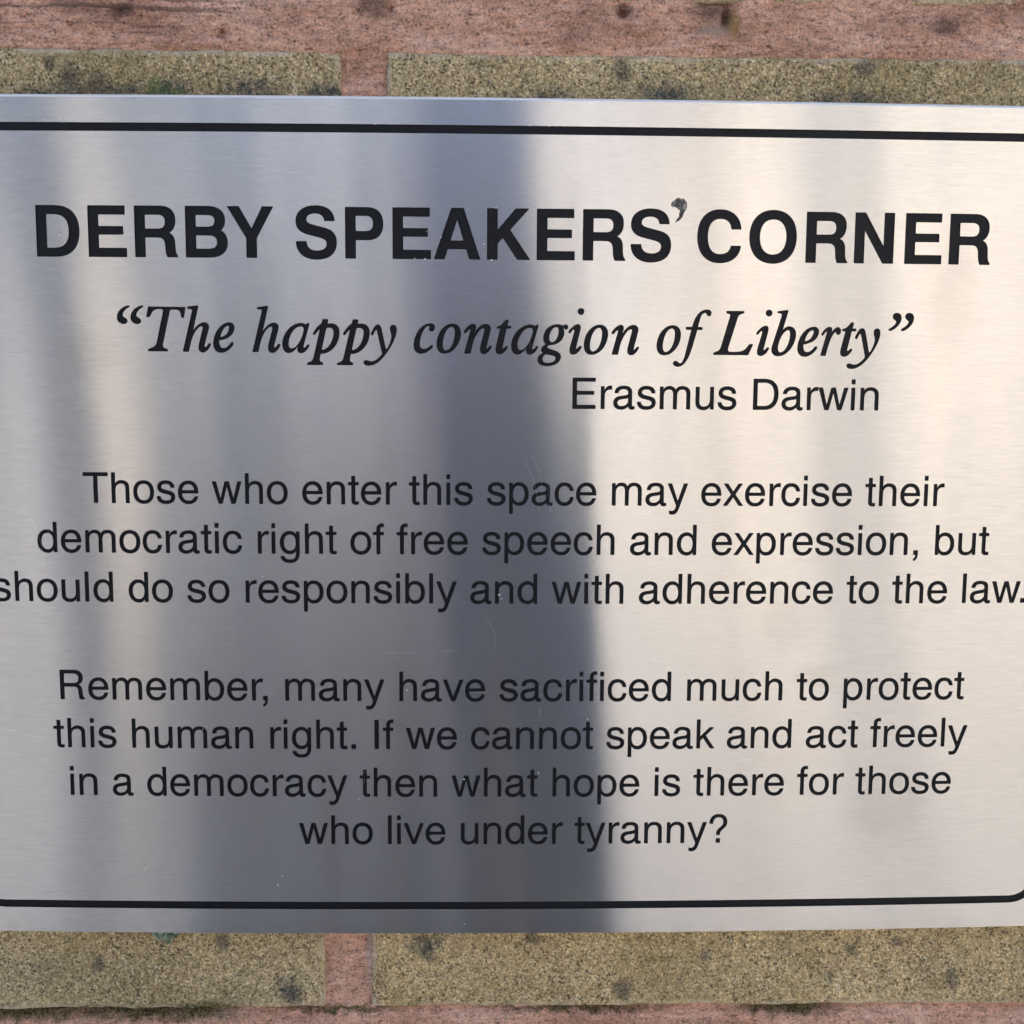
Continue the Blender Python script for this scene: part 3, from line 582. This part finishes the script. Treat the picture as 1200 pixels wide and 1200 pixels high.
ITAL_POS = [('<',-77.1),('T',-71.03),('h',-63.64),('e',-57.33),('h',-49.24),('a',-43.02),('p',-37.96),('p',-31.72),('y',-26.19),('c',-15.82),('o',-11.08),('n',-5.41),('t',1.18),('a',4.43),('g',9.91),('i',16.28),('o',19.53),('n',25.31),('o',34.77),('f',38.28),('L',46.74),('i',55.64),('b',58.93),('e',64.44),('r',69.42),('t',73.59),('y',75.1),('>',83.75)]

def parse(path, seg):
    cs, cur, tok = [], None, path.replace('M', ' M ').replace('L', ' L ').replace('C', ' C ').replace('Z', ' Z ').split()
    i = 0; cmd = None
    def num():
        nonlocal i
        a = (float(tok[i]), float(tok[i+1])); i += 2; return a
    while i < len(tok):
        if tok[i] in 'MLCZ': cmd = tok[i]; i += 1
        if cmd == 'M': cur = [num()]; cs.append(cur); cmd = 'L'
        elif cmd == 'L': cur.append(num())
        elif cmd == 'C':
            p0 = cur[-1]; a, b, c = num(), num(), num()
            for k in range(1, seg+1):
                s = k/seg; m = 1-s
                cur.append((m**3*p0[0]+3*m*m*s*a[0]+3*m*s*s*b[0]+s**3*c[0], m**3*p0[1]+3*m*m*s*a[1]+3*m*s*s*b[1]+s**3*c[1]))
        elif cmd == 'Z': continue
    return cs

def area(c): return 0.5*sum(c[i-1][0]*c[i][1]-c[i][0]*c[i-1][1] for i in range(len(c)))
def inside(pt, c):
    x, y = pt; r = False
    for i in range(len(c)):
        x1, y1 = c[i-1]; x2, y2 = c[i]
        if (y1 > y) != (y2 > y) and x < (x2-x1)*(y-y1)/(y2-y1)+x1: r = not r
    return r
def clean(c, eps):
    o = []
    for p in c:
        if not o or math.dist(p, o[-1]) > eps: o.append(p)
    while len(o) > 3 and math.dist(o[0], o[-1]) <= eps: o.pop()
    return o
def offset(c, d):
    """grow ink by d: contour is CCW for outside, CW for holes"""
    o = []; n = len(c)
    for i in range(n):
        a, b, e = c[i-1], c[i], c[(i+1) % n]
        d1 = Vector((b[0]-a[0], b[1]-a[1])).normalized(); d2 = Vector((e[0]-b[0], e[1]-b[1])).normalized()
        n1 = Vector((d1.y, -d1.x)); n2 = Vector((d2.y, -d2.x)); m = (n1+n2)
        if m.length < 1e-4: m = n1
        m.normalize(); k = max(0.55, m.dot(n1))
        o.append((b[0]+m.x*d/k, b[1]+m.y*d/k))
    return o
def round_corners(c, r):
    o = []; n = len(c)
    for i in range(n):
        a, b, e = Vector(c[i-1]), Vector(c[i]), Vector(c[(i+1) % n])
        v1, v2 = (a-b), (e-b); l1, l2 = v1.length, v2.length
        if l1 < 1e-9 or l2 < 1e-9: continue
        if v1.normalized().dot(v2.normalized()) > -0.85 and min(l1, l2) > r*0.9:
            q = min(r, l1*.45, l2*.45); p1, p2 = b+v1.normalized()*q, b+v2.normalized()*q
            for s in (0, .33, .67, 1): m = 1-s; P = p1*m*m+b*2*m*s+p2*s*s; o.append((P.x, P.y))
        else: o.append((b.x, b.y))
    return o
def glyph(path, fx, seg, grow, rc):
    cs = [clean([fx(p) for p in c], 0.012) for c in parse(path, seg)]
    out = []
    for i, c in enumerate(cs):
        hole = any(inside(c[0], o) for j, o in enumerate(cs) if j != i)
        if (area(c) > 0) == hole: c = c[::-1]
        c = offset(c, grow); c = round_corners(c, rc); c = clean(c, 0.012); out.append(c)
    return out

EM = 8.93
def body_line(s, u0, u1, base, first_left, last_right):
    """letters of one line between the measured edges"""
    KERN = {('r', ','): -80, ('w', '.'): -80}
    w = sum(SW[ch] for ch in s)+sum(KERN.get(p, 0) for p in zip(s, s[1:])); w_ink = w-SW[s[-1]]+last_right-first_left
    sx = (u1-u0)/w_ink; x = u0-first_left*sx; out = []
    for k_, ch in enumerate(s):
        if k_: x += KERN.get((s[k_-1], ch), 0)*sx
        if ch != ' ':
            out += glyph(SANS[ch], lambda p, x=x: (x+p[0]*sx, base+p[1]*EM*MM), 7, 0.062, 0.14)
        x += SW[ch]*sx
    return out

LINES = []      # (contours, label)
g = []
TE = 14.42
for ch, u in BOLD_POS:
    path = BOLD[ch]; x0 = min(p[0] for c in parse(path, 6) for p in c)
    g += glyph(path, lambda p: (u+(p[0]-x0)*0.01450, 25.40+p[1]*TE*MM), 12, 0.02, 0.16)
LINES.append((g, "bold heading reading DERBY SPEAKERS CORNER"))
g = []
for ch, u in ITAL_POS:
    x0, b, path = ITAL[ch]
    g += glyph(path, lambda p: (u+0.03+(p[0]-x0)/33.75, 6.28+(b-p[1])/34.0), 6, 0.035, 0.06)
LINES.append((g, "italic quotation reading The happy contagion of Liberty in quote marks"))
for s, u0, u1, b, fl, lr in (
    ("Erasmus Darwin", 17.34, 82.27, -5.1, 86, 491),
    ("Those who enter this space may exercise their", -85.43, 97.47, -25.46, 14, 332),
    ("democratic right of free speech and expression, but", -95.61, 107.87, -36.03, 35, 257),
    ("should do so responsibly and with adherence to the law.", -100.8-(500+76-32)*8.98*MM, 115.46+(13-80+191)*8.98*MM, -46.60, 32, 191),
    ("Remember, many have sacrificed much to protect", -91.99, 104.08, -67.98, 88, 257),
    ("this human right. If we cannot speak and act freely", -93.8, 105.33, -78.63, 14, 489),
    ("in a democracy then what hope is there for those", -90.6, 102.24, -89.30, 67, 516),
    ("who live under tyranny?", -41.13, 52.63, -100.05, 14, 492)):
    LINES.append((body_line(s, u0+.06, u1-.06, b+.03, fl, lr), "lettering reading " + s))

def rrect(cx, cz, hx, hz, r, n=10):
    o = []
    for (sx, sz, a0) in ((1, -1, -90), (1, 1, 0), (-1, 1, 90), (-1, -1, 180)):
        for k in range(n+1):
            a = R(a0+90*k/n); o.append((cx+sx*(hx-r)+r*math.cos(a), cz+sz*(hz-r)+r*math.sin(a)))
    return o
def densify(c, step):
    o = []
    for i in range(len(c)):
        a, b = c[i], c[(i+1) % len(c)]; n = max(1, int(math.dist(a, b)/step))
        o += [(a[0]+(b[0]-a[0])*k/n, a[1]+(b[1]-a[1])*k/n) for k in range(n)]
    return o
PCX, PCZ, PHX, PHZ = 5.4, -31.45, 124.3, 89.25          # plate centre and half size, mm
BHX, BHZ = 117.6, 82.75                                  # border centre line
border = [densify(rrect(PCX, PCZ+.05, BHX+.85, BHZ+.85, 7.0), 3.0), densify(rrect(PCX, PCZ+.05, BHX-.85, BHZ-.85, 5.3)[::-1], 3.0)]
apos = [[(37.9,33.0),(38.3,33.35),(38.9,33.6),(39.6,34.3),(39.9,35.2),(40.5,36.1),(40.55,37.3),(40.1,37.7),(39.9,38.15),(39.2,38.05),(38.6,38.3),(38.0,37.8),(37.45,37.5),(37.15,36.8),(37.5,36.3),(38.1,36.45),(38.7,35.9),(39.15,35.7),(38.9,35.0),(38.95,34.4),(38.5,34.1),(38.35,33.6)]]
apos = [clean(round_corners(apos[0], .25), .01)]
if area(apos[0]) < 0: apos = [apos[0][::-1]]

KB = 1.674e-4
def bend(u): return KB*u*u*MM          # plaque face sags back towards its ends
DEPTH, INSET = 0.26, 0.075

def cdt(contours, extra_pts=(), extra_edges=()):
    vs, es, fs = [], [], []
    for c in contours:
        if area(c) < 0: c = c[::-1]
        b = len(vs); vs += [Vector(p) for p in c]; fs.append(list(range(b, b+len(c))))
    b = len(vs); vs += [Vector(p) for p in extra_pts]; es = [(a+b, d+b) for a, d in extra_edges]
    v, e, f, ov, oe, of = delaunay_2d_cdt(vs, es, fs, 0, 1e-5)
    bb = [(min(p[0] for p in c), max(p[0] for p in c), min(p[1] for p in c), max(p[1] for p in c), c) for c in contours]
    out = []
    for t in f:
        cx = sum(v[i].x for i in t)/3; cy = sum(v[i].y for i in t)/3; n = 0
        for x0, x1, y0, y1, c in bb:
            if x0 < cx < x1 and y0 < cy < y1 and inside((cx, cy), c): n += 1
        out.append((list(t), n % 2))
    return v, out

plaque = empty('plaque', (PCX*MM, 0.0, PCZ*MM))
tag(plaque, 'brushed steel plaque engraved with black lettering, fixed to the olive brick wall', 'plaque')
OFF = Vector((PCX*MM, 0, PCZ*MM))
def plocal(o): o.parent = plaque; o.location = -OFF; return o

# face sheet with every letter cut out
BEV = 0.60
TWS = 1.0
outer = rrect(PCX, PCZ-BEV*.4, PHX-BEV, PHZ-BEV*.6, 0.8, 4)   # bevel wide at top and sides, narrowed at the bottom to keep it dark
allc = [outer] + border + apos
for gl_, _ in LINES: allc += gl_
xp, xe = [], []
x = PCX-PHX+3
while x < PCX+PHX-1:
    xp += [(x, PCZ-PHZ+BEV*.2), (x, PCZ+PHZ-BEV)]; xe.append((len(xp)-2, len(xp)-1)); x += 3.0
z = PCZ-PHZ+5
while z < PCZ+PHZ-2:
    xp += [(PCX-PHX+BEV, z), (PCX+PHX-BEV, z)]; xe.append((len(xp)-2, len(xp)-1)); z += 5.0
v, tris = cdt(allc, xp, xe)
verts = [(p.x*MM, bend(p.x), p.y*MM) for p in v]
faces = [t for t, odd in tris if odd]
face = mesh_obj('steel_face', verts, faces, STEEL)
me = face.data
bm = bmesh.new(); bm.from_mesh(me); bmesh.ops.delete(bm, geom=[q for q in bm.verts if not q.link_faces], context='VERTS')
for fc in bm.faces:
    if fc.normal.y > 0: fc.normal_flip()
bm.to_mesh(me); bm.free()
me.shade_smooth()
nrm = []
for q in me.vertices:
    # rolled sheet: slight twist and ripple of the surface
    u = q.co.x/MM; zz = q.co.z/MM
    rx = -0.000185*(zz+12) + 0.0035*noise.noise(Vector((u/16, zz/45, 1.3))) + 0.0015*noise.noise(Vector((u/6, zz/30, 7.3)))
    dn = Vector((2*KB*u-rx*TWS, -1, 0.004*noise.noise(Vector((u/40, zz/25, 4))))).normalized(); nrm.append(dn)
me.normals_split_custom_set_from_vertices(nrm)
plocal(face)

# rim and back of the plate
def ring(c, y): return [(p[0]*MM, bend(p[0])+y, p[1]*MM) for p in c]
prof = [(BEV, 0.0), (BEV*.75, .035), (BEV*.5, .12), (BEV*.25, .27), (0, .5), (0, 1.5)]
vs2, fs2 = [], []; base = None
for ins, yy in prof:
    c = densify(rrect(PCX, PCZ, PHX-ins, PHZ-ins, max(.4, 1.2-ins), 4), 3.0) if base is None else None
    if base is None: base = densify(rrect(PCX, PCZ, PHX, PHZ, 1.2, 4), 3.0)
    sc_x, sc_z = (PHX-ins)/PHX, (PHZ-ins)/PHZ
    vs2 += [((PCX+(p[0]-PCX)*sc_x)*MM, bend(p[0])+yy*MM, (PCZ-ins*.4+(p[1]-PCZ)*(PHZ-ins*.6)/PHZ)*MM) for p in base]
n = len(base)
for k in range(len(prof)-1):
    for i in range(n):
        fs2.append((k*n+i, k*n+(i+1) % n, (k+1)*n+(i+1) % n, (k+1)*n+i))
back = [vs2[(len(prof)-1)*n+i] for i in range(n)]
vs2 += [(PCX*MM, .0018, PCZ*MM)]
fs2 += [((len(prof)-1)*n+i, (len(prof)-1)*n+(i+1) % n, len(vs2)-1) for i in range(n)]
rim = mesh_obj('rim', vs2, fs2, EDGE, None, True); plocal(rim)
bm = bmesh.new(); bm.from_mesh(rim.data); bmesh.ops.recalc_face_normals(bm, faces=bm.faces); bm.to_mesh(rim.data); bm.free()

for sx in (-1, 1):
    for sz in (-1, 1):
        bm = bmesh.new(); cx_, cz_ = PCX+sx*(PHX-16), PCZ+sz*(PHZ-16)
        y0_ = bend(cx_)+.0012; y1_ = 0.0098
        bmesh.ops.create_cone(bm, cap_ends=True, segments=16, radius1=.006, radius2=.006, depth=y1_-y0_, matrix=Matrix.Translation((cx_*MM, (y0_+y1_)/2, cz_*MM)) @ Matrix.Rotation(R(90), 4, 'X'))
        plocal(bm_obj('spacer', bm, EDGE))

def engraved(name, contours, mat, label=None, depth=DEPTH, inset=INSET):
    """paint-filled engraving: sloped walls down from the steel face and a floor"""
    ins = [offset(c, -inset) for c in contours]
    v, tris = cdt(ins)
    vs = [(p.x*MM, bend(p.x)+depth*MM, p.y*MM) for p in v]; fs = [t for t, odd in tris if odd]
    for c, d in zip(contours, ins):
        b = len(vs); n = len(c)
        vs += [(p[0]*MM, bend(p[0])+.003*MM, p[1]*MM) for p in c] + [(p[0]*MM, bend(p[0])+depth*MM, p[1]*MM) for p in d]
        for i in range(n): fs.append((b+i, b+(i+1) % n, b+n+(i+1) % n, b+n+i))
    o = mesh_obj(name, vs, fs, mat)
    bm = bmesh.new(); bm.from_mesh(o.data); bmesh.ops.delete(bm, geom=[q for q in bm.verts if not q.link_faces], context='VERTS')
    for fc in bm.faces:
        if fc.normal.y > 0: fc.normal_flip()
    bm.to_mesh(o.data); bm.free()
    me = o.data; me.shade_smooth(); ln = [None]*len(me.loops)
    for pl in me.polygons:
        ys = [me.vertices[i].co.y-bend(me.vertices[i].co.x/MM) for i in pl.vertices]
        for li in pl.loop_indices:
            if len(pl.vertices) == 3 and min(ys) > depth*MM*.9: ln[li] = Vector((2*KB*me.vertices[me.loops[li].vertex_index].co.x/MM, -1, 0)).normalized()
            else: ln[li] = pl.normal.copy() if pl.normal.length > .5 else Vector((0, -1, 0))
    me.normals_split_custom_set(ln)
    plocal(o)
    if label: o['label'] = label
    return o
engraved('border_line', border, ENAMEL)
engraved('apostrophe', apos, WORN, 'worn grey apostrophe after SPEAKERS', 0.05, 0.03)
for gl_, lab in LINES: engraved('lettering', gl_, ENAMEL, lab)

# paint chips: tiny bare bright nicks on the lettering edges
chips = [(-13.4, 25.4, .30), (1.15, 35.85, .26), (.3, 25.28, .28), (-10.05, 29.84, .16), (-23.35, 52.25, .22), (-88.4, 29.8, .12), (-15.5, 25.5, .18), (-1.2, 28.6, .14), (2.24, -44.7, .3), (2.7, -45.6, .18),
         (8, 52.2, .15), (12, 52.2, .2), (15, 52.25, .13), (-13, 31, .14), (-70, -38.5, .16), (-48, -41, .14), (-61.5, -74.4, .14), (-45, -107.5, .2), (-46, -109.5, .22), (11, -84, .16), (-26, -84.5, .14), (-17.5, -65.6, .22), (-5.2, -85.4, .25), (-5, -118.5, .14), (21.5, -72, .12), (35.5, -66.5, .12), (-28, -90, .12)]
vs, fs = [], []
for (cx, cz, r) in chips:
    b = len(vs); n = 7
    for k in range(n):
        a = 2*math.pi*k/n; rr = r*random.uniform(.6, 1.1)
        vs.append(((cx+rr*math.cos(a))*MM, bend(cx)-.012*MM, (cz+rr*.8*math.sin(a))*MM))
    vs.append((cx*MM, bend(cx)-.05*MM, cz*MM))
    for k in range(n): fs.append((b+k, b+(k+1) % n, b+n))
def scratch(pts, wd):
    b = len(vs)
    for i, (x, z) in enumerate(pts):
        a = pts[max(0, i-1)]; c = pts[min(len(pts)-1, i+1)]; d = Vector((c[0]-a[0], c[1]-a[1])).normalized()
        k = wd*(0.35+0.65*math.sin(math.pi*(i+.5)/len(pts)))
        vs.append(((x-d.y*k)*MM, bend(x)-.012*MM, (z+d.x*k)*MM)); vs.append(((x+d.y*k)*MM, bend(x)-.012*MM, (z-d.x*k)*MM))
    for i in range(len(pts)-1): fs.append((b+2*i, b+2*i+1, b+2*i+3, b+2*i+2))
def arc(x, z, dx, dz, cv, n=9): return [(x+dx*t/n-dz*cv*math.sin(math.pi*t/n), z+dz*t/n+dx*cv*math.sin(math.pi*t/n)) for t in range(n+1)]
for a in ((-1.5,-48.5,3.0,-9,.12), (-94,-20,1.5,-14,-.06), (-97,-28,3,-12,.05), (7.5,-16,3.2,-11,.05), (9,-15,2.2,-9,.08), (12,-20,1,-7,.02), (-76,-108,2.4,3.2,.1), (-27.2,-84.5,-.2,-2.6,.2), (-27.3,-84.3,1,.7,.1),
          (15,6,.6,-1.6,.1), (7.9,9.5,.5,-2.2,.1), (-70,-39.8,.5,2.6,.1), (11,-69,.4,-3,0), (-54,48,.9,-.2,0), (31,33,4,.2,.02), (-4,-66,4.5,.15,.01), (-22,-57.5,7,.1,.0), (-10,-57,3,.05,.0), (63,-100,5,.6,.08)):
    scratch(arc(*a), .008)
chip_m = mat_simple('bare_metal', (0.62, 0.62, 0.62), 0.5)
ch = mesh_obj('paint_chips', vs, fs, chip_m); plocal(ch); tag(ch, kind='stuff')

# ---------------------------------------------------------------- little leaf caught under the plaque
leaf_m = NT('dusty_leaf'); vv = leaf_m.ramp(leaf_m.noise(leaf_m.pos(), 900, 3), [(0.40, 0.0), (0.62, 1.0)])
leaf_m.principled(leaf_m.mix(vv, (0.035, 0.065, 0.03), (0.30, 0.36, 0.25)), 0.6); leaf_m = leaf_m.m
pts = [(-74.9, -119.6), (-74.6, -121.2), (-73.6, -121.6), (-73.2, -122.3), (-72.5, -122.1), (-72.0, -122.9), (-71.3, -122.6), (-70.9, -123.3), (-70.3, -123.0), (-70.2, -122.1), (-69.3, -121.9), (-68.6, -121.0), (-67.8, -119.6)]
cx = sum(p[0] for p in pts)/len(pts); cz = -120.3
vs = [(p[0]*MM, (1.9+.3*math.sin(i*2.1))*MM, p[1]*MM) for i, p in enumerate(pts)] + [(-71.3*MM, .9*MM, -121.4*MM)] + [(p[0]*MM, (2.05+.3*math.sin(i*2.1))*MM, p[1]*MM) for i, p in enumerate(pts)]+[(-71.3*MM, 1.05*MM, -121.4*MM)]
n = len(pts); fs = [(i, i+1, n) for i in range(n-1)] + [(0, n, n-1)] + [(n+1+i+1, n+1+i, 2*n+1) for i in range(n-1)] + [(n+1, 2*n, 2*n+1)] + [(i, n+1+i, n+2+i, i+1) for i in range(n-1)]
vs = [(p[0], p[1]+.001, p[2]-.0012) for p in vs]
lf = mesh_obj('leaf', vs, fs, leaf_m)
tag(lf, 'small grey-green leaf scrap caught under the bottom edge of the plaque, left', 'leaf')
